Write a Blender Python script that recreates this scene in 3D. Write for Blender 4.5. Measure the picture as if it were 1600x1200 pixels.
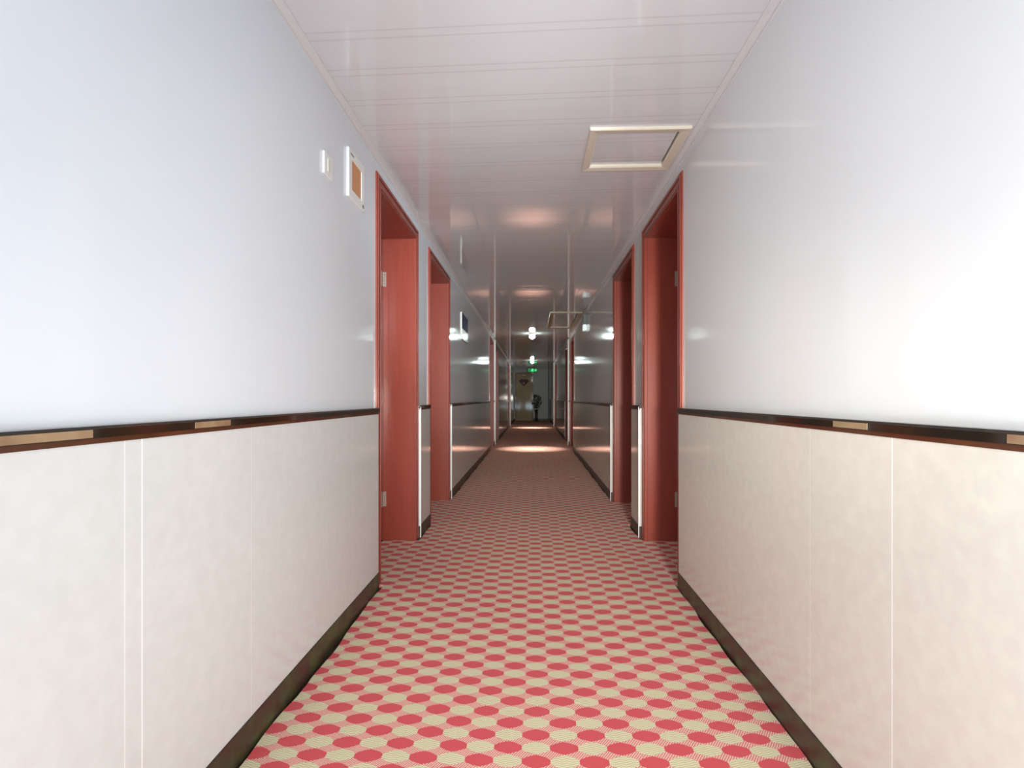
import bpy, bmesh, math, random
from mathutils import Vector, Matrix
random.seed(7)
PI = math.pi
C = bpy.context.scene.collection
for o in list(bpy.data.objects): bpy.data.objects.remove(o)

# ---------------------------------------------------------------- camera
F, H = 850.0, 0.96                       # focal length in pixels (1600 wide), lens height above the carpet
YAW = math.atan(32 / F)
cam = bpy.data.cameras.new('camera'); co = bpy.data.objects.new('camera', cam); C.objects.link(co)
co.location = (0, 0, H); co.rotation_euler = (PI / 2, 0, YAW)
cam.sensor_width = 36; cam.lens = 36 * F / 1600; cam.shift_y = 22 / 1600
cam.clip_start = 0.02
bpy.context.scene.camera = co

# ---------------------------------------------------------------- world, exposure, large lights
w = bpy.data.worlds.new('world'); bpy.context.scene.world = w; w.use_nodes = True
w.node_tree.nodes['Background'].inputs[0].default_value = (0.6, 0.7, 0.9, 1)
w.node_tree.nodes['Background'].inputs[1].default_value = 0.05
vs = bpy.context.scene.view_settings
vs.view_transform = 'Standard'; vs.look = 'None'; vs.exposure = 0.06; vs.gamma = 1; vs.use_curve_mapping = False

def lamp(name, kind, loc, target, power, color=(1, 1, 1), **kw):
    l = bpy.data.lights.new(name, kind); l.energy = power; l.color = color
    for k, v in kw.items(): setattr(l, k, v)
    o = bpy.data.objects.new(name, l); C.objects.link(o); o.location = loc
    d = Vector(target) - Vector(loc)
    o.rotation_euler = d.to_track_quat('-Z', 'Y').to_euler()
    return o
FX, FY, FZ = 0.47, -0.60, 1.0           # the photographer's flash, held right of the lens
def spot(name, loc, target, power, color, ang, soft=.1):
    lamp(name, 'SPOT', loc, target, power, color, spot_size=math.radians(ang), spot_blend=1.0, shadow_soft_size=soft)
spot('flash_near', (.42, -1.0, FZ), (-.1, 6, 1.0), 205, (1, .98, .96), 66, .1)
spot('side_fill', (-.70, -.9, 1.25), (.76, 1.9, 1.0), 46, (1, .97, .92), 50, .15)  # added unseen fill for the near right wall
spot('low_fill', (.42, -.9, .80), (-.25, 3.4, .2), 140, (1, .98, .93), 78, .12)  # added low spot that lifts the near carpet and wainscot, apart from the flash
spot('flash_core', (.36, FY, FZ), (0, 6, 1.0), 440, (1, 1.0, .84), 40, .1)
lamp('low_uplight', 'AREA', (0.0, -1.35, 0.25), (0, 1.5, 2.2), 57, (.77, .975, 1.12), shape='RECTANGLE', size=1.2, size_y=0.6)  # added uplight behind the camera, brightens the ceiling with a bluish tint
spot('left_wall_fill', (.62, -.6, 2.0), (-.793, 5.2, 1.7), 750, (.80, .99, 1.1), 24, .15)  # added high spot to brighten the left wall farther down the corridor

# ---------------------------------------------------------------- layout
XL, XR = -0.793, 0.760                   # wall faces
DL, DR = -0.777, 0.737                   # wainscot faces
ZC = 2.185                               # ceiling
YE, YB = 23.3, -3.5                      # end wall, back wall
WT = 0.28                                # wall thickness
OPEN_H, CAS = 2.035, 0.075
CASING_TOP = OPEN_H + CAS
def yl(px): return F * -XL / (832 - px) + XL * math.sin(YAW)
def yr(px): return F * XR / (px - 832) + XR * math.sin(YAW)
LEFT = [(yl(587), yl(652)), (yl(669), yl(702)), (10.0, 10.95), (11.45, 12.6), (17.4, 18.5)]
RIGHT = [(yr(1067), yr(1005)), (yr(991), yr(959)), (9.95, 10.95), (11.35, 12.5), (17.0, 18.3)]

# ---------------------------------------------------------------- node helpers
def mat(name, color=(0.8, 0.8, 0.8), rough=0.5, metal=0.0, spec=0.5, coat=0.0):
    m = bpy.data.materials.new(name); m.use_nodes = True
    b = m.node_tree.nodes['Principled BSDF']
    b.inputs['Base Color'].default_value = (*color, 1); b.inputs['Roughness'].default_value = rough
    b.inputs['Metallic'].default_value = metal; b.inputs['Specular IOR Level'].default_value = spec
    b.inputs['Coat Weight'].default_value = coat; b.inputs['Coat Roughness'].default_value = 0.05
    return m
class N:
    def __init__(s, m): s.t = m.node_tree; s.b = s.t.nodes['Principled BSDF']
    def n(s, typ, **kw):
        x = s.t.nodes.new(typ)
        for k, v in kw.items(): setattr(x, k, v)
        return x
    def put(s, sock, v):
        if v is None: return
        if isinstance(v, bpy.types.NodeSocket): s.t.links.new(v, sock)
        else: sock.default_value = v
    def m(s, op, a, b=None, c=None, clamp=False):
        x = s.n('ShaderNodeMath', operation=op); x.use_clamp = clamp
        for i, v in enumerate((a, b, c)): s.put(x.inputs[i], v)
        return x.outputs[0]
    def pos(s):
        g = s.n('ShaderNodeNewGeometry'); x = s.n('ShaderNodeSeparateXYZ'); s.t.links.new(g.outputs['Position'], x.inputs[0])
        return g.outputs['Position'], x.outputs[0], x.outputs[1], x.outputs[2]
    def mix(s, f, a, b):
        x = s.n('ShaderNodeMix', data_type='RGBA'); s.put(x.inputs[0], f)
        for i, v in ((6, a), (7, b)): s.put(x.inputs[i], (*v, 1) if isinstance(v, tuple) else v)
        return x.outputs[2]
    def noise(s, scale, vec=None, vscale=(1, 1, 1), detail=2.0):
        mp = s.n('ShaderNodeMapping'); mp.inputs['Scale'].default_value = vscale
        s.put(mp.inputs[0], vec if vec is not None else s.pos()[0])
        x = s.n('ShaderNodeTexNoise'); x.inputs['Scale'].default_value = scale; x.inputs['Detail'].default_value = detail
        s.t.links.new(mp.outputs[0], x.inputs['Vector']); return x.outputs['Fac']
    def bump(s, h, strength, dist=0.01):
        x = s.n('ShaderNodeBump'); x.inputs['Strength'].default_value = strength; x.inputs['Distance'].default_value = dist
        s.put(x.inputs['Height'], h); s.t.links.new(x.outputs[0], s.b.inputs['Normal'])
    def ramp(s, f, stops):
        x = s.n('ShaderNodeValToRGB'); e = x.color_ramp.elements
        while len(e) < len(stops): e.new(0.5)
        for el, (p, c) in zip(e, stops): el.position = p; el.color = (*c, 1)
        s.put(x.inputs[0], f); return x.outputs[0]

# ---------------------------------------------------------------- materials
def wall_mat(name, a, b):
    m = mat(name, a, 0.2, spec=0.5); k = N(m); p, x, y, z = k.pos()
    f = k.noise(1.6, p, (1, 2.5, 0.8), 4)
    k.put(k.b.inputs['Base Color'], k.mix(f, a, b))
    h = k.noise(9.0, p, (0.2, 2.4, 0.13), 2)
    k.bump(h, 0.25, 0.0011)
    k.put(k.b.inputs['Roughness'], 0.085)
    return m
M_WALL_L = wall_mat('wall_paint_left', (0.745, 0.785, 0.83), (0.79, 0.82, 0.85))
M_WALL_R = wall_mat('wall_paint_right', (0.78, 0.775, 0.775), (0.82, 0.815, 0.81))
def dado_mat(name, a, b, joints, warm):
    m = mat(name, a, 0.1, spec=0.55); k = N(m); p, x, y, z = k.pos()
    f = k.noise(26.0, p, (1, 1, 1), 4)
    f2 = k.noise(3.0, p, (1, 1, 1), 3)
    col = k.mix(k.m('MULTIPLY', k.m('SUBTRACT', f, 0.38), 3.0, clamp=True), a, b)
    col = k.mix(k.m('MULTIPLY', f2, 0.5), col, warm)
    tot = None
    for j, wd in joints:
        d = k.m('LESS_THAN', k.m('ABSOLUTE', k.m('SUBTRACT', y, j)), wd)
        tot = d if tot is None else k.m('MAXIMUM', tot, d)
    # joints repeat beyond the near panels
    d = k.m('LESS_THAN', k.m('ABSOLUTE', k.m('SUBTRACT', k.m('FRACT', k.m('DIVIDE', k.m('SUBTRACT', y, 1.9), 0.85)), 0.5)), 0.0012)
    tot = k.m('MAXIMUM', tot, k.m('MULTIPLY', d, 0.5))
    k.put(k.b.inputs['Base Color'], k.mix(tot, col, (0.95, 0.95, 0.94)))
    k.put(k.b.inputs['Roughness'], 0.09)
    k.bump(k.noise(2.5, p, (1, 1, 0.4), 1), 0.25, 0.003)
    return m
M_DADO_L = dado_mat('wainscot_left', (0.665, 0.672, 0.65), (0.71, 0.715, 0.695), [(yl(183) - .0, .0010), (yl(210.5), .0017)], (0.69, 0.69, 0.665))
M_DADO_R = dado_mat('wainscot_right', (0.69, 0.635, 0.56), (0.745, 0.70, 0.61), [(yr(1411), .0013)], (0.70, 0.645, 0.60))
def stone_mat(name, a, b, c, scale, rough):
    m = mat(name, a, rough, spec=0.5); k = N(m); p, x, y, z = k.pos()
    f = k.noise(scale, p, (1, 1, 1), 6)
    k.put(k.b.inputs['Base Color'], k.ramp(f, [(0.35, a), (0.5, b), (0.68, c)]))
    return m
M_BASE = stone_mat('baseboard_stone', (0.060, 0.022, 0.016), (0.045, 0.030, 0.018), (0.060, 0.070, 0.020), 11, 0.42)
M_RAIL = stone_mat('rail_stone', (0.016, 0.014, 0.010), (0.028, 0.017, 0.010), (0.055, 0.020, 0.012), 3.5, 0.06)
M_RAILREFL = stone_mat('rail_tan_reflection', (0.30, 0.20, 0.11), (0.36, 0.25, 0.14), (0.25, 0.14, 0.08), 8, 0.08)  # tan of the reflections painted onto the dark rail
M_RAILLIP = stone_mat('rail_lip', (0.10, 0.020, 0.014), (0.085, 0.030, 0.014), (0.13, 0.045, 0.02), 5, 0.18)
def wood_mat(name, a, b, rough=0.28):
    m = mat(name, a, rough, spec=0.5, coat=0.25); k = N(m); p, x, y, z = k.pos()
    f = k.noise(16, p, (3, 3, 0.25), 5)
    k.put(k.b.inputs['Base Color'], k.mix(f, a, b)); k.bump(k.noise(60, p, (1, 1, 0.2), 2), 0.08, 0.001)
    return m
M_WOOD = wood_mat('mahogany_red', (0.23, 0.036, 0.021), (0.32, 0.058, 0.034), 0.33)
M_DOOR = wood_mat('mahogany_leaf', (0.26, 0.045, 0.028), (0.36, 0.068, 0.040), 0.35)
M_ENDDOOR = wood_mat('tan_door', (0.42, 0.26, 0.07), (0.52, 0.33, 0.10), 0.4)
M_ENDFRAME = wood_mat('brown_frame', (0.22, 0.10, 0.04), (0.28, 0.14, 0.06), 0.4)
M_WHITE = mat('white_plastic', (0.86, 0.86, 0.83), 0.3)
M_CREAM = mat('cream_plastic', (0.80, 0.79, 0.70), 0.35)
M_TRIMW = mat('white_edge_trim', (0.85, 0.85, 0.83), 0.3)
M_CORNICE = mat('cornice_plastic', (0.74, 0.70, 0.69), 0.28)
M_HATCH = wood_mat('hatch_frame_cream', (0.72, 0.62, 0.48), (0.76, 0.68, 0.55), 0.3)
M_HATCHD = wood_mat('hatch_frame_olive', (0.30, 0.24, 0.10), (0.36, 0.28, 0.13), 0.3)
M_DARK = mat('dark_gap', (0.02, 0.018, 0.016), 0.7)
M_METAL = mat('steel', (0.72, 0.68, 0.62), 0.3, 1.0)
M_HINGE = mat('dull_hinge', (0.36, 0.27, 0.22), 0.4)
M_FLOOR = stone_mat('dark_floor', (0.03, 0.02, 0.016), (0.045, 0.03, 0.02), (0.05, 0.04, 0.025), 6, 0.4)
M_GREY = mat('grey_plastic', (0.18, 0.19, 0.19), 0.45)
M_NAVY = mat('navy_sign_face', (0.035, 0.022, 0.085), 0.55, spec=0.2)
M_TEAL = mat('teal_sign_band', (0.02, 0.12, 0.12), 0.2)
M_SIGNREFL = mat('sign_lamp_reflection', (0.88, 0.92, 0.92), 0.15)  # lamp reflection on the sign, put into a white colour
M_ORN = mat('ornament_red', (0.16, 0.02, 0.012), 0.5)
M_ORNG = mat('ornament_gold', (0.75, 0.55, 0.35), 0.4)
M_LEAF = mat('leaf_green', (0.030, 0.050, 0.028), 0.5)
M_STEM = mat('stem_brown', (0.05, 0.035, 0.02), 0.7)
M_VASE = mat('dark_vase', (0.03, 0.028, 0.028), 0.3)
def emis(name, col, s):
    m = mat(name, col, 0.4); b = m.node_tree.nodes['Principled BSDF']
    b.inputs['Emission Color'].default_value = (*col, 1); b.inputs['Emission Strength'].default_value = s; return m
M_BULB = emis('lit_glass', (0.82, 1.0, 0.96), 75)
M_EXIT = emis('lit_green', (0.0, 0.30, 0.07), 0.5)
M_EXITW = emis('lit_pictogram', (0.05, 1.0, 0.28), 1.8)
M_EMERG = emis('emergency_lens', (0.85, 0.95, 0.95), 0.5)

def ceiling_mat():
    m = mat('ceiling_pvc', (0.7, 0.66, 0.66), 0.04, spec=0.5); k = N(m); p, x, y, z = k.pos()
    yy = k.m('ADD', y, k.m('MULTIPLY', x, 0.03))
    t = k.m('FRACT', k.m('DIVIDE', k.m('SUBTRACT', yy, 1.772), 0.2075))
    d1 = k.m('ABSOLUTE', k.m('SUBTRACT', t, 0.03)); d2 = k.m('ABSOLUTE', k.m('SUBTRACT', t, 0.22))
    l1 = k.m('SUBTRACT', 1.0, k.m('DIVIDE', d1, 0.030), clamp=True); l2 = k.m('SUBTRACT', 1.0, k.m('DIVIDE', d2, 0.030), clamp=True)
    l = k.m('MAXIMUM', l1, l2)
    f = k.noise(5, p, (0.5, 2, 1), 4)
    base = k.mix(f, (0.70, 0.67, 0.67), (0.75, 0.73, 0.725))
    k.put(k.b.inputs['Base Color'], k.mix(k.m('MULTIPLY', l, 0.55), base, (0.56, 0.50, 0.50)))
    rip = k.noise(3.0, p, (3.0, 0.35, 1), 1)
    k.bump(k.m('ADD', k.m('MULTIPLY', l, -0.25), rip), 0.25, 0.0009)
    return m
M_CEIL = ceiling_mat()

def carpet_mat():
    m = mat('patterned_carpet', (0.6, 0.2, 0.2), 0.95, spec=0.12); k = N(m); p, x, y, z = k.pos()
    wx = k.m('MULTIPLY', k.m('SUBTRACT', k.noise(1.2, p, (1, 1, 1), 1), 0.5), 0.05)
    wy = k.m('MULTIPLY', k.m('SUBTRACT', k.noise(1.5, p, (1.0, 0.8, 3), 1), 0.5), 0.04)
    x2 = k.m('ADD', x, wx); y2 = k.m('ADD', y, wy)
    a = k.m('DIVIDE', k.m('SUBTRACT', x2, 0.013), 0.0765); b = k.m('DIVIDE', k.m('SUBTRACT', y2, 1.554), 0.0565)   # cell units
    ra = k.m('ROUND', a); rb = k.m('ROUND', b)
    fa = k.m('ABSOLUTE', k.m('SUBTRACT', a, ra)); fb = k.m('ABSOLUTE', k.m('SUBTRACT', b, rb))
    par = k.m('MODULO', k.m('ABSOLUTE', k.m('ADD', ra, rb)), 2.0)            # 0 = red, 1 = cream
    par = k.m('GREATER_THAN', par, 0.5)
    q = k.m('ADD', k.m('POWER', k.m('DIVIDE', fa, 0.54), 1.25), k.m('POWER', k.m('DIVIDE', fb, 0.47), 1.9))
    inside = k.m('LESS_THAN', q, 1.0)
    # stippled weave between the ovals
    su = k.m('SINE', k.m('MULTIPLY', k.m('ADD', x2, k.m('MULTIPLY', y2, 0.5)), 2 * PI / 0.0095)); sv = k.m('SINE', k.m('MULTIPLY', k.m('SUBTRACT', y2, k.m('MULTIPLY', x2, 0.25)), 2 * PI / 0.0070))
    st = k.m('GREATER_THAN', k.m('MULTIPLY', su, sv), -0.02)
    # zigzag weave in the cream ovals
    tri = k.m('ABSOLUTE', k.m('SUBTRACT', k.m('FRACT', k.m('DIVIDE', x2, 0.0273)), 0.5))
    zz = k.m('SINE', k.m('MULTIPLY', k.m('ADD', y2, k.m('MULTIPLY', tri, 0.012)), 2 * PI / 0.0085))
    zl = k.m('GREATER_THAN', zz, 0.55)
    RED, CRM, OLV = (0.72, 0.085, 0.098), (0.78, 0.715, 0.47), (0.46, 0.36, 0.17)
    fz = k.noise(320, p, (1, 1, 1), 2)
    cream = k.mix(k.m('MULTIPLY', zl, 0.7), CRM, OLV)
    red = k.mix(k.m('MULTIPLY', fz, 0.6), RED, (0.60, 0.09, 0.10))
    stip = k.mix(st, (0.70, 0.07, 0.09), (0.84, 0.66, 0.52))
    oval = k.mix(par, red, cream)
    k.put(k.b.inputs['Base Color'], k.mix(inside, stip, oval))
    h = k.m('ADD', k.m('MULTIPLY', zl, k.m('MULTIPLY', par, -0.6)), k.m('MULTIPLY', fz, 0.7))
    k.bump(h, 0.5, 0.002)
    k.b.inputs['Sheen Weight'].default_value = 0.1
    return m
M_CARPET = carpet_mat()

def grille_mat():
    m = mat('orange_grille_cloth', (0.62, 0.30, 0.13), 0.7); k = N(m); p, x, y, z = k.pos()
    s = k.m('MULTIPLY', k.m('SINE', k.m('MULTIPLY', y, 900)), k.m('SINE', k.m('MULTIPLY', z, 900)))
    k.put(k.b.inputs['Base Color'], k.mix(k.m('GREATER_THAN', s, 0.1), (0.66, 0.33, 0.16), (0.56, 0.24, 0.10)))
    return m
M_GRILLE = grille_mat()

# ---------------------------------------------------------------- mesh helpers
def bx(bm, x0, x1, y0, y1, z0, z1, mi=0):
    v = [bm.verts.new((x, y, z)) for x in (x0, x1) for y in (y0, y1) for z in (z0, z1)]
    for q in ((0, 1, 3, 2), (4, 6, 7, 5), (0, 4, 5, 1), (2, 3, 7, 6), (0, 2, 6, 4), (1, 5, 7, 3)):
        f = bm.faces.new([v[i] for i in q]); f.material_index = mi
def prism_y(bm, prof, y0, y1, mi=0):
    """closed XZ profile extruded along Y"""
    a = [bm.verts.new((x, y0, z)) for x, z in prof]; b = [bm.verts.new((x, y1, z)) for x, z in prof]
    n = len(prof)
    for i in range(n):
        f = bm.faces.new((a[i], a[(i + 1) % n], b[(i + 1) % n], b[i])); f.material_index = mi
    for r in (a, b[::-1]):
        f = bm.faces.new(r); f.material_index = mi
def tube(bm, p0, p1, r0, r1=None, n=12):
    r1 = r0 if r1 is None else r1
    d = (Vector(p1) - Vector(p0)); q = d.to_track_quat('Z', 'Y').to_matrix()
    A, B = [], []
    for i in range(n):
        c = q @ Vector((math.cos(2 * PI * i / n), math.sin(2 * PI * i / n), 0))
        A.append(bm.verts.new(Vector(p0) + c * r0)); B.append(bm.verts.new(Vector(p1) + c * r1))
    for i in range(n): bm.faces.new((A[i], A[(i + 1) % n], B[(i + 1) % n], B[i]))
    bm.faces.new(A[::-1]); bm.faces.new(B)
def lathe(bm, prof, n=24, c=(0, 0)):
    rings = [[bm.verts.new((c[0] + r * math.cos(2 * PI * i / n), c[1] + r * math.sin(2 * PI * i / n), z)) for i in range(n)] for r, z in prof]
    for a, b in zip(rings, rings[1:]):
        for i in range(n): bm.faces.new((a[i], a[(i + 1) % n], b[(i + 1) % n], b[i]))
    bm.faces.new(rings[0][::-1]); bm.faces.new(rings[-1])
def obj(name, bm, mats, parent=None, bevel=0, smooth=False, loc=None):
    bmesh.ops.recalc_face_normals(bm, faces=bm.faces)
    me = bpy.data.meshes.new(name); bm.to_mesh(me); bm.free()
    for m in (mats if isinstance(mats, (list, tuple)) else [mats]): me.materials.append(m)
    o = bpy.data.objects.new(name, me); C.objects.link(o)
    if smooth:
        for p in me.polygons: p.use_smooth = True
    if bevel:
        b = o.modifiers.new('bevel', 'BEVEL'); b.width = bevel; b.segments = 2; b.limit_method = 'ANGLE'
    if parent: o.parent = parent
    if loc: o.location = loc
    return o
def tag(o, label=None, cat=None, group=None, kind=None):
    for k, v in (('label', label), ('category', cat), ('group', group), ('kind', kind)):
        if v: o[k] = v
    return o
def empty(name, loc=(0, 0, 0), rz=0):
    o = bpy.data.objects.new(name, None); C.objects.link(o); o.location = loc; o.rotation_euler = (0, 0, rz); o.empty_display_size = 0.1
    return o
def struct(name, bm, m, label, cat, **kw): return tag(obj(name, bm, m, **kw), label, cat, kind='structure')

# ---------------------------------------------------------------- shell
bm = bmesh.new(); bx(bm, -1.3, 1.3, YB - 0.2, YE + 0.2, -0.12, -0.012)
struct('floor', bm, M_FLOOR, 'dark floor under the carpet, showing along its edges', 'floor')
def hatch_holes(): return [(0.262, 0.718, 2.475, 2.925), (0.25, 0.715, 7.80, 9.55)]
bm = bmesh.new()
HO = [(a + .035, b - .035, c + .035, d - .035) for a, b, c, d in hatch_holes()]
ys = [YB] + [v for h in HO for v in (h[2], h[3])] + [YE + 0.1]
for i in range(len(ys) - 1):
    y0, y1 = ys[i], ys[i + 1]
    if i % 2 == 0: bx(bm, XL - WT, XR + WT, y0, y1, ZC, ZC + 0.06)
    else:
        h = HO[i // 2]; bx(bm, XL - WT, h[0], y0, y1, ZC, ZC + 0.06); bx(bm, h[1], XR + WT, y0, y1, ZC, ZC + 0.06)
struct('ceiling', bm, M_CEIL, 'glossy pale pinkish panelled corridor ceiling with crosswise double grooves', 'ceiling')

def side_wall(name, X, s, doors, m, label):
    """s=-1 left, +1 right"""
    bm = bmesh.new()
    xs = sorted((X, X + s * WT)); y = YB - 0.1
    for a, b in doors + [(YE + 0.1, None)]:
        if b is None: bx(bm, *xs, y, a, 0.0, ZC + 0.05); break
        a2, b2 = a + 0.055, b - 0.055
        bx(bm, *xs, y, a2, 0.0, ZC + 0.05)
        bx(bm, *xs, a2, b2, OPEN_H + 0.02, ZC + 0.05)
        y = b2
    return struct(name, bm, m, label, 'wall')
side_wall('wall_left', XL, -1, LEFT, M_WALL_L, 'left corridor wall in glossy white with a bluish cast above the wainscot')
side_wall('wall_right', XR, 1, RIGHT, M_WALL_R, 'right corridor wall in glossy warm white above the wainscot')
M_ENDW = stone_mat('wall_paint_end', (0.74, 0.78, 0.77), (0.78, 0.82, 0.81), (0.73, 0.78, 0.77), 2, 0.55)
bm = bmesh.new(); bx(bm, XL, XR, YE, YE + 0.2, -0.1, ZC + 0.05)
struct('wall_end', bm, M_ENDW, 'grey wall closing the far end of the corridor', 'wall')
bm = bmesh.new(); bx(bm, XL, XR, YB - 0.2, YB, -0.1, ZC + 0.05)
struct('wall_back', bm, M_WALL_R, 'wall closing the corridor behind the viewer', 'wall')

# wainscot, rail, baseboard, cornice: one mesh per run between the doors
trim_no = 0
def segs(doors):
    out = []; y = YB
    for a, b in doors: out.append((y, a)); y = b
    out.append((y, YE)); return out
side_words = {-1: 'left', 1: 'right'}
def run_place(i, word):
    return ['nearest the viewer', 'between the first two %s doors' % word, 'past the second %s door' % word, 'between the third and fourth %s doors' % word,
            'past the fourth %s door' % word, 'at the far end of the %s wall' % word][i]
for s, X, D, doors, md in ((-1, XL, DL, LEFT, M_DADO_L), (1, XR, DR, RIGHT, M_DADO_R)):
    word = side_words[s]
    pan = {-1: 'pale grey', 1: 'beige'}[s]
    bb = bmesh.new()
    for i, (a, b) in enumerate(segs(doors)):
        bm = bmesh.new(); bx(bm, *sorted((X, D)), a + (0.001 if i else 0), b - 0.001, 0.079, 0.884)
        trim_no += 1
        struct('trim_%d' % trim_no, bm, md, '%s polished wainscot panelling low on the %s wall, run %s' % (pan, word, run_place(i, word)), 'wainscot', bevel=0.0015)
        # rail: face, sloping top and a lower red-brown lip
        R = D - s * 0.007; L = D - s * 0.003
        bm = bmesh.new()
        prism_y(bm, [(X, 0.910), (D - s * .002, 0.910), (R, 0.905), (R, 0.889), (X, 0.889)], a + (0.001 if i else 0), b - 0.001, 0)
        prism_y(bm, [(X, 0.8888), (L, 0.8888), (L, 0.8805), (D, 0.8795), (D, 0.882), (X, 0.882)] if False else [(D + s * .001, 0.8888), (L, 0.8888), (L, 0.8790), (D + s * .001, 0.8790)], a + (0.001 if i else 0), b - 0.001, 1)
        if i == 0:   # tan reflections on the polished strip, painted on as thin coloured patches
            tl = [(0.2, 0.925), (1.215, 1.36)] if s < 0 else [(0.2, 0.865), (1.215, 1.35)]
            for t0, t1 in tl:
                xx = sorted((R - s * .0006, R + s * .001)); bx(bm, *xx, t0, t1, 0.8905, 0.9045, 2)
        trim_no += 1
        struct('trim_%d' % trim_no, bm, [M_RAIL, M_RAILLIP, M_RAILREFL], 'thin dark polished rail strip on top of the %s wainscot, run %s' % (word, run_place(i, word)), 'rail')
        bx(bb, *sorted((X, D - s * 0.004)), a + (0.001 if i else 0), b - 0.001, -0.012, 0.079)
    struct('baseboard_' + word, bb, M_BASE, 'dark mottled stone baseboard along the %s wall' % word, 'baseboard', bevel=0.002)
    # cornice strip along the ceiling
    bm = bmesh.new()
    c = X - s * 0.0
    prism_y(bm, [(X, ZC), (X - s * .028, ZC), (X - s * .028, ZC - .004), (X - s * .014, ZC - .006), (X - s * .005, ZC - .012), (X - s * .004, ZC - .022), (X, ZC - .022)], YB, YE)
    trim_no += 1
    struct('trim_%d' % trim_no, bm, M_CORNICE, 'slim pale cornice strip where the ceiling meets the %s wall' % word, 'cornice')
    # white edge strips closing the wainscot at the door frames
    spots = [(doors[0][1] + .005, .9, .010), (doors[1][1] + .004, .9, .010), ((doors[2][1] + doors[3][0]) / 2, ZC - .03, .018), (doors[4][1] + .02, ZC - .03, .036)]
    for j, (yy, top, pr) in enumerate(spots):
        bm = bmesh.new(); z0 = 0.0 if j < 2 else 0.0
        x0 = D - s * pr
        bx(bm, *sorted((D + s * .014, x0)), yy, yy + (.006 if j < 2 else .03), z0, top if j < 2 else ZC - 0.023)
        trim_no += 1
        wh = ['past the first %s door, wainscot height' % word, 'past the second %s door, wainscot height' % word,
              'full height between the third and fourth %s doors' % word, 'full height past the farthest %s door' % word][j]
        struct('trim_%d' % trim_no, bm, M_TRIMW, 'white vertical edge strip ' + wh, 'edge strip')
bm = bmesh.new(); bx(bm, XL, -0.70 - .055, YE - 0.015, YE, -0.012, 0.09); bx(bm, 0.01, XR, YE - 0.015, YE, -0.012, 0.09)
struct('baseboard_end', bm, M_BASE, 'dark baseboard along the end wall', 'baseboard')

# ---------------------------------------------------------------- doors
order = ['first', 'second', 'third', 'fourth', 'farthest']
door_no = 0
def door(s, X, a, b, i):
    global door_no
    door_no += 1; word = side_words[s]
    root = empty('door_%d' % door_no, (X, (a + b) / 2, 0))
    tag(root, 'dark red wooden door set back in a red frame, %s on the %s wall' % (order[i], word), 'door', kind='structure')
    hy = (b - a) / 2                           # local: x outwards from corridor = s*
    def X_(v): return s * v                    # v>0 into the wall, v<0 into the corridor
    # casing (stepped profile) on the wall face
    bm = bmesh.new()
    def cas(y0, y1, z0, z1, v0, v1): bx(bm, *sorted((X_(v0), X_(v1))), y0, y1, z0, z1)
    for sg in (-1, 1):
        o0, i0 = sg * hy, sg * (hy - CAS)
        cas(*sorted((o0, i0)), 0.0, CASING_TOP, -0.008, 0.012)
        cas(*sorted((sg * (hy - .008), sg * (hy - .026))), 0.0, CASING_TOP - .008, -0.0135, -0.008)
        cas(*sorted((sg * (hy - .052), sg * (hy - .066))), 0.0, OPEN_H + .023, -0.0115, -0.008)
    cas(-hy + CAS, hy - CAS, OPEN_H, CASING_TOP, -0.008, 0.012)
    cas(-hy + .026, hy - .026, CASING_TOP - .026, CASING_TOP - .008, -0.0135, -0.008)
    cas(-hy + .066, hy - .066, OPEN_H + .009, OPEN_H + .023, -0.0115, -0.008)
    obj('casing', bm, M_WOOD, root, bevel=0.0022)
    # jamb lining
    bm = bmesh.new(); D_ = 0.215
    for sg in (-1, 1): bx(bm, *sorted((X_(.012), X_(D_ + .05))), *sorted((sg * (hy - .056), sg * (hy - CAS))), 0, OPEN_H + .018)
    bx(bm, *sorted((X_(.012), X_(D_ + .05))), -hy + CAS, hy - CAS, OPEN_H, OPEN_H + .018)
    obj('jamb', bm, M_WOOD, root, bevel=0.001)
    # leaf with two raised panels
    lf = bmesh.new(); W = hy - CAS - .003
    bx(lf, *sorted((X_(D_), X_(D_ + .04))), -W, W, 0.012, OPEN_H - .003)
    for z0, z1 in ((.14, .86), (1.02, 1.88)):
        bx(lf, *sorted((X_(D_ - .006), X_(D_))), -W + .13, W - .13, z0, z1)
    leaf = obj('door_leaf', lf, M_DOOR, root, bevel=0.003)
    hm = bmesh.new()
    for z in ([0.28, 1.76]):
        pass
    for z in (0.28, 1.76):
        h = bmesh.new()
        bx(h, *sorted((X_(D_ - .022), X_(D_ - .0015))), W - .001, W + .0015, z - .05, z + .05)
        bx(h, *sorted((X_(D_ - .0025), X_(D_))), W - .035, W - .001, z - .05, z + .05)
        for q in range(5): tube(h, (X_(D_ - .005), W - .004, z - .05 + q * .02 + .001), (X_(D_ - .005), W - .004, z - .05 + q * .02 + .019), .0055, n=8)
        obj('hinge', h, M_HINGE, root)
    hm.free()
    k = bmesh.new(); yk = -W + .06
    bx(k, *sorted((X_(D_ - .008), X_(D_))), yk - .02, yk + .02, 0.93, 1.11)
    tube(k, (X_(D_ - .008), yk, 1.05), (X_(D_ - .045), yk, 1.05), .009); tube(k, (X_(D_ - .045), yk - .008, 1.05), (X_(D_ - .045), yk + .11, 1.05), .008)
    obj('door_handle', k, M_METAL, leaf)
    return root
for i, (a, b) in enumerate(LEFT): door(-1, XL, a, b, i)
for i, (a, b) in enumerate(RIGHT): door(1, XR, a, b, i)

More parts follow.
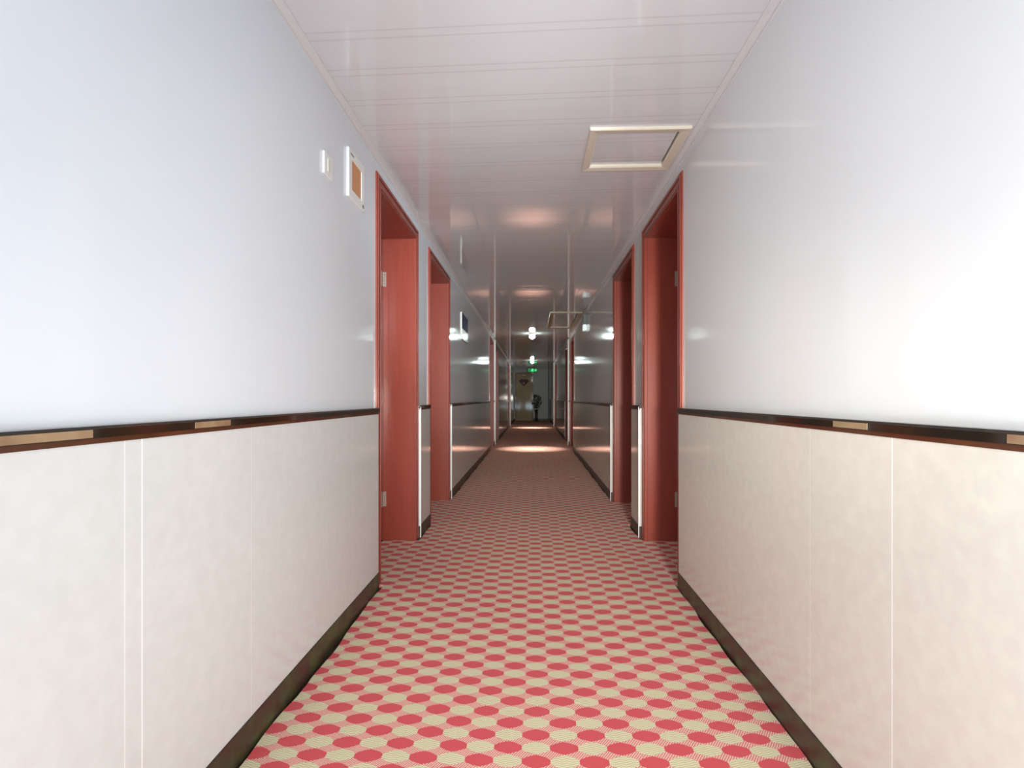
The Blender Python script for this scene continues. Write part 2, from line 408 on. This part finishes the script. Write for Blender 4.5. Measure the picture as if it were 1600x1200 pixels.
# end-wall door, tan
door_no += 1
er = empty('door_%d' % door_no, (-0.36, YE, 0)); tag(er, 'plain tan wooden door in a brown frame on the end wall', 'door', kind='structure')
bm = bmesh.new()
for sg in (-1, 1): bx(bm, *sorted((sg * .335, sg * .385)), -0.02, 0, 0, 2.06)
bx(bm, -.335, .335, -0.02, 0, 2.0, 2.06); obj('casing', bm, M_ENDFRAME, er, bevel=.003)
bm = bmesh.new(); bx(bm, -.335, .335, -0.012, 0, 0.01, 2.0)
for z0, z1 in ((.15, .8), (.95, 1.35)): bx(bm, -.25, .25, -0.016, -0.012, z0, z1)
lf = obj('door_leaf', bm, M_ENDDOOR, er, bevel=.002)
bm = bmesh.new(); bx(bm, -.07, .07, -0.0165, -0.012, 1.905, 1.95); obj('number_plate', bm, M_CREAM, er)
bm = bmesh.new(); tube(bm, (.28, -.012, 1.0), (.28, -.06, 1.0), .012); tube(bm, (.285, -.06, 1.0), (.17, -.06, 1.0), .01); obj('door_handle', bm, M_METAL, lf)

# ---------------------------------------------------------------- carpet
bm = bmesh.new()
def jag(y, ph): return 0.004 * math.sin(y * 7 + ph) + 0.003 * math.sin(y * 19 + ph * 2) + random.uniform(-.0015, .0015)
pts = []; y = YB + .05
brk = []
for a, b in LEFT: brk += [a + CAS + .001, b - CAS - .001]
for a, b in RIGHT: brk += [a + CAS + .001, b - CAS - .001]
yl_ = sorted(set([YB + .02 + i * 0.04 for i in range(int((YE - .02 - YB - .02) / 0.04))] + [YE - .02] + [v + e for v in brk for e in (-.0005, .0005)]))
def inside(y, doors): return any(a + CAS < y < b - CAS for a, b in doors)
top = []
for y in yl_:
    xl = XL - .212 if inside(y, LEFT) else DL + .009 + jag(y, 0) + max(0, .012 * (1 - abs(y - 1.9))) 
    xr = XR + .212 if inside(y, RIGHT) else DR - .009 + jag(y, 2)
    top.append((xl, xr, y))
prev = None
for xl, xr, y in top:
    cur = [bm.verts.new((xl, y, 0)), bm.verts.new((xr, y, 0)), bm.verts.new((xr, y, -0.0118)), bm.verts.new((xl, y, -0.0118))]
    if prev:
        for i in range(4): bm.faces.new((prev[i], prev[(i + 1) % 4], cur[(i + 1) % 4], cur[i]))
    else: bm.faces.new(cur)
    prev = cur
bm.faces.new(prev[::-1])
struct('floor', bm, M_CARPET, 'red and cream oval-checked fitted carpet running the whole corridor', 'carpet')

# ---------------------------------------------------------------- ceiling hatches
def hatch(x0, x1, y0, y1, fr, mfr, label, n=1):
    r = empty('ceiling_hatch', ((x0 + x1) / 2, (y0 + y1) / 2, ZC)); tag(r, label, 'hatch', )
    hx, hy = (x1 - x0) / 2, (y1 - y0) / 2
    bm = bmesh.new()
    pr = [(0, 0), (0, -.010), (.004, -.013), (fr - .006, -.009), (fr, -.004), (fr, .02), (fr - .003, .02), (fr - .003, 0)]   # from outer edge inward
    # mitred frame
    cor = [(-1, -1), (1, -1), (1, 1), (-1, 1)]
    rings = [[bm.verts.new((cx * (hx - d), cy * (hy - d), z)) for d, z in pr] for cx, cy in cor]
    k = len(pr)
    for i in range(4):
        a, b = rings[i], rings[(i + 1) % 4]
        for j in range(k): bm.faces.new((a[j], a[(j + 1) % k], b[(j + 1) % k], b[j]))
    obj('frame', bm, mfr, r)
    bm = bmesh.new(); bx(bm, -hx + fr - .001, hx - fr - .006, -hy + fr, hy - fr, .006, .014)
    obj('panel', bm, M_CEIL, r)
    bm = bmesh.new(); bx(bm, -hx + fr - .003, hx - fr + .002, -hy + fr - .003, hy - fr + .003, .022, .03); obj('backing', bm, M_DARK, r)
hh = hatch_holes()
hatch(*hh[0], .042, M_HATCH, 'square access hatch with a cream frame in the near ceiling')
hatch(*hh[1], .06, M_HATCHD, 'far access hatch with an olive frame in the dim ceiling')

# ---------------------------------------------------------------- wall fittings
# light switch
y0 = yl(503.5); r = empty('light_switch', (XL, y0 + .043, 1.853)); tag(r, 'small white square switch plate high on the left wall', 'switch')
bm = bmesh.new(); bx(bm, 0.0, .010, -.043, .043, -.043, .043); obj('plate', bm, M_WHITE, r, bevel=.0025)
bm = bmesh.new(); bx(bm, .009, .0125, -.012, .012, -.025, .025); obj('rocker', bm, M_CREAM, r, bevel=.001)
# speaker
y0 = yl(541); r = empty('wall_speaker', (XL, y0 + .108, 1.928)); tag(r, 'square white wall speaker with an orange cloth grille beside the first left door', 'speaker')
bm = bmesh.new(); s_ = .105; q = .066
bx(bm, 0, .013, -s_, s_, q, s_); bx(bm, 0, .013, -s_, s_, -s_, -q); bx(bm, 0, .013, -s_, -q, -q, q); bx(bm, 0, .013, q, s_, -q, q)
obj('frame', bm, M_WHITE, r, bevel=.0015)
bm = bmesh.new(); bx(bm, 0.001, .009, -q, q, -q, q); obj('grille', bm, M_GRILLE, r)
bm = bmesh.new()
for j in range(4): bx(bm, .0128, .0138, -.085 + j * .0105, -.078 + j * .0105, .080, .088)
tag(obj('badge', bm, M_GREY, r), 'row of small grey letters')
bm = bmesh.new(); bx(bm, .0128, .0142, .074, .094, -.094, -.080); obj('badge', bm, M_GREY, r)
# sign past the second left door
y0, y1 = yl(720.5), yl(730); ym = (y0 + y1) / 2; hy = (y1 - y0) / 2
r = empty('wall_sign', (XL - .012, ym, 1.765)); tag(r, 'navy notice sign with a painted lamp reflection on the left wall past the second door', 'sign')
bm = bmesh.new(); bx(bm, 0, .022, -hy, hy, -.15, .15); obj('board', bm, M_GREY, r, bevel=.002)
bm = bmesh.new(); bx(bm, .022, .024, -hy + .01, hy - .01, -.03, .143); tag(obj('face_panel', bm, M_NAVY, r), 'navy upper face')
bm = bmesh.new(); bx(bm, .022, .0245, -hy + .01, hy - .01, -.118, -.03); tag(obj('face_panel', bm, M_SIGNREFL, r), 'lamp reflection painted white on the lower face')  # white panel stands in for the lamp's reflection on the glossy board
bm = bmesh.new(); bx(bm, .022, .024, -hy + .01, hy - .01, -.145, -.118); tag(obj('face_panel', bm, M_TEAL, r), 'dark teal bottom band')
bm = bmesh.new(); bx(bm, 0.012, .023, -hy - .006, -hy + .0, -.15, .152); tag(obj('edge_strip', bm, M_CREAM, r), 'white side edge')
# emergency lamp
r = empty('emergency_light', (XR, 7.75, 2.03)); tag(r, 'small grey emergency light with a pale lens high on the right wall', 'light')
bm = bmesh.new(); bx(bm, -.05, 0, -.12, .12, -.03, .10); obj('housing', bm, M_GREY, r, bevel=.004)
bm = bmesh.new(); bx(bm, -.046, -.004, -.06, .06, -.115, -.031); obj('lens', bm, M_EMERG, r, bevel=.006)

# ---------------------------------------------------------------- exit sign
r = empty('exit_sign', (0.0, 21.0, 2.035)); tag(r, 'green lit exit sign hanging from the ceiling at the far end', 'sign')
bm = bmesh.new(); bx(bm, -.18, .18, -.012, .02, -.072, .072); obj('housing', bm, M_GREY, r, bevel=.004)
bm = bmesh.new(); bx(bm, -.172, .172, -.015, -.012, -.065, .065); f_ = obj('lit_face', bm, M_EXIT, r)
bm = bmesh.new(); Y0, Y1 = -.0165, -.0145
bx(bm, -.012, .012, Y0, Y1, .030, .052); bx(bm, -.016, .012, Y0, Y1, -.012, .026); bx(bm, .012, .045, Y0, Y1, .008, .018); bx(bm, -.045, -.016, Y0, Y1, .004, .014)
bx(bm, -.040, -.010, Y0, Y1, -.024, -.012); bx(bm, -.044, -.034, Y0, Y1, -.052, -.020); bx(bm, .006, .020, Y0, Y1, -.034, -.012); bx(bm, .018, .040, Y0, Y1, -.046, -.034)
bx(bm, .075, .135, Y0, Y1, -.008, .008); bx(bm, .125, .135, Y0, Y1, -.024, .024); bx(bm, .135, .148, Y0, Y1, -.014, .014)
obj('pictogram', bm, M_EXITW, f_)
for xx in (-.12, .12):
    bm = bmesh.new(); tube(bm, (xx, .004, .07), (xx, .004, ZC - 2.035), .004, n=8); obj('hanger', bm, M_METAL, r)

# ---------------------------------------------------------------- ceiling lamps
def ceiling_lamp(x, y, label, pw):
    r = empty('ceiling_lamp', (x, y, ZC)); tag(r, label, 'lamp', 'ceiling lamps along the far corridor')
    bm = bmesh.new(); lathe(bm, [(.085, 0), (.085, -.012), (.07, -.022), (.045, -.026)], 28); obj('base', bm, M_WHITE, r, smooth=False)
    bm = bmesh.new(); lathe(bm, [(.03, -.024), (.042, -.033), (.055, -.052), (.057, -.068), (.046, -.088), (.026, -.102), (.006, -.106)], 24); obj('glass_shade', bm, M_BULB, r, smooth=True)
    lamp('lamp_downlight', 'AREA', (x, y, ZC - .14), (x, y, 0), pw * 1.0, (0.95, 0.98, 0.95), shape='RECTANGLE', size=0.12, size_y=0.12, spread=math.radians(38))
LP = 6
ceiling_lamp(-.005, 10.3, 'nearer of the two lit round lamps on the far ceiling', LP)
ceiling_lamp(-.005, 17.6, 'farther of the two lit round lamps, above the green exit sign', LP)

# ---------------------------------------------------------------- things at the far end
bm = bmesh.new()
v = [bm.verts.new((x, yy, z)) for yy in (-.012, 0) for x, z in ((-.23, .03), (-.10, .12), (0, .08), (.10, .12), (.23, .03), (0, -.20))]
for i in range(6): bm.faces.new((v[i], v[(i + 1) % 6], v[6 + (i + 1) % 6], v[6 + i]))
bm.faces.new(v[:6]); bm.faces.new(v[6:][::-1])
r = empty('door_ornament', (-0.37, YE - .0165, 1.66)); tag(r, 'dark red pointed paper ornament hanging on the tan end door', 'ornament')
obj('paper_panel', bm, M_ORN, r)
bm = bmesh.new(); tube(bm, (0.0, -.012, -.06), (0.0, -.016, -.06), .03, n=20); tag(obj('medallion', bm, M_ORNG, r), 'small pale centre spot')
bm = bmesh.new(); bx(bm, -.004, .004, -.006, -.001, .075, .2); obj('cord', bm, M_ORN, r)

r = empty('potted_plant', (0.165, 22.75, 0)); tag(r, 'dark bushy plant in a tall slim vase by the end wall', 'plant')
bm = bmesh.new(); lathe(bm, [(.075, 0), (.085, .02), (.06, .06), (.05, .25), (.06, .42), (.085, .47), (.078, .475)], 20); obj('vase', bm, M_VASE, r, smooth=True)
bm = bmesh.new(); tube(bm, (0, 0, .45), (.01, 0, .78), .014, .009, 8)
for i in range(9):
    a = i * 2.4; tube(bm, (0, 0, .5 + .02 * i), (.12 * math.cos(a), .12 * math.sin(a), .68 + .03 * i), .006, .003, 6)
obj('stem', bm, M_STEM, r)
bm = bmesh.new()
for i in range(150):
    a = random.uniform(0, 2 * PI); t = random.uniform(-1, 1); rr = math.sqrt(max(0, 1 - t * t)) * .2 * random.uniform(.3, 1)
    c = Vector((rr * math.cos(a), rr * math.sin(a) * .8, .80 + t * .27)); d = Vector((math.cos(a), math.sin(a), random.uniform(-.1, 1.2))).normalized()
    l = random.uniform(.07, .12); wv = d.cross(Vector((0, 0, 1))).normalized() * l * .22; up = d.cross(wv).normalized() * .008
    p = [c, c + d * l * .5 + wv + up, c + d * l, c + d * l * .5 - wv + up, c + d * l * .5 - up]
    q = [bm.verts.new(x) for x in p]
    bm.faces.new((q[0], q[1], q[4])); bm.faces.new((q[1], q[2], q[4])); bm.faces.new((q[2], q[3], q[4])); bm.faces.new((q[3], q[0], q[4]))
obj('foliage', bm, M_LEAF, r)

bm = bmesh.new(); tube(bm, (0, 0, 0), (0, 0, ZC - .001), .028, n=14)
for z in (.5, 1.3, 2.0): tube(bm, (0, 0, z), (0, 0, z + .03), .034, n=14)
tag(obj('drain_pipe', bm, M_GREY, loc=(XR - .062, YE - .05, 0)), 'dark vertical pipe in the right corner of the end wall', 'pipe')
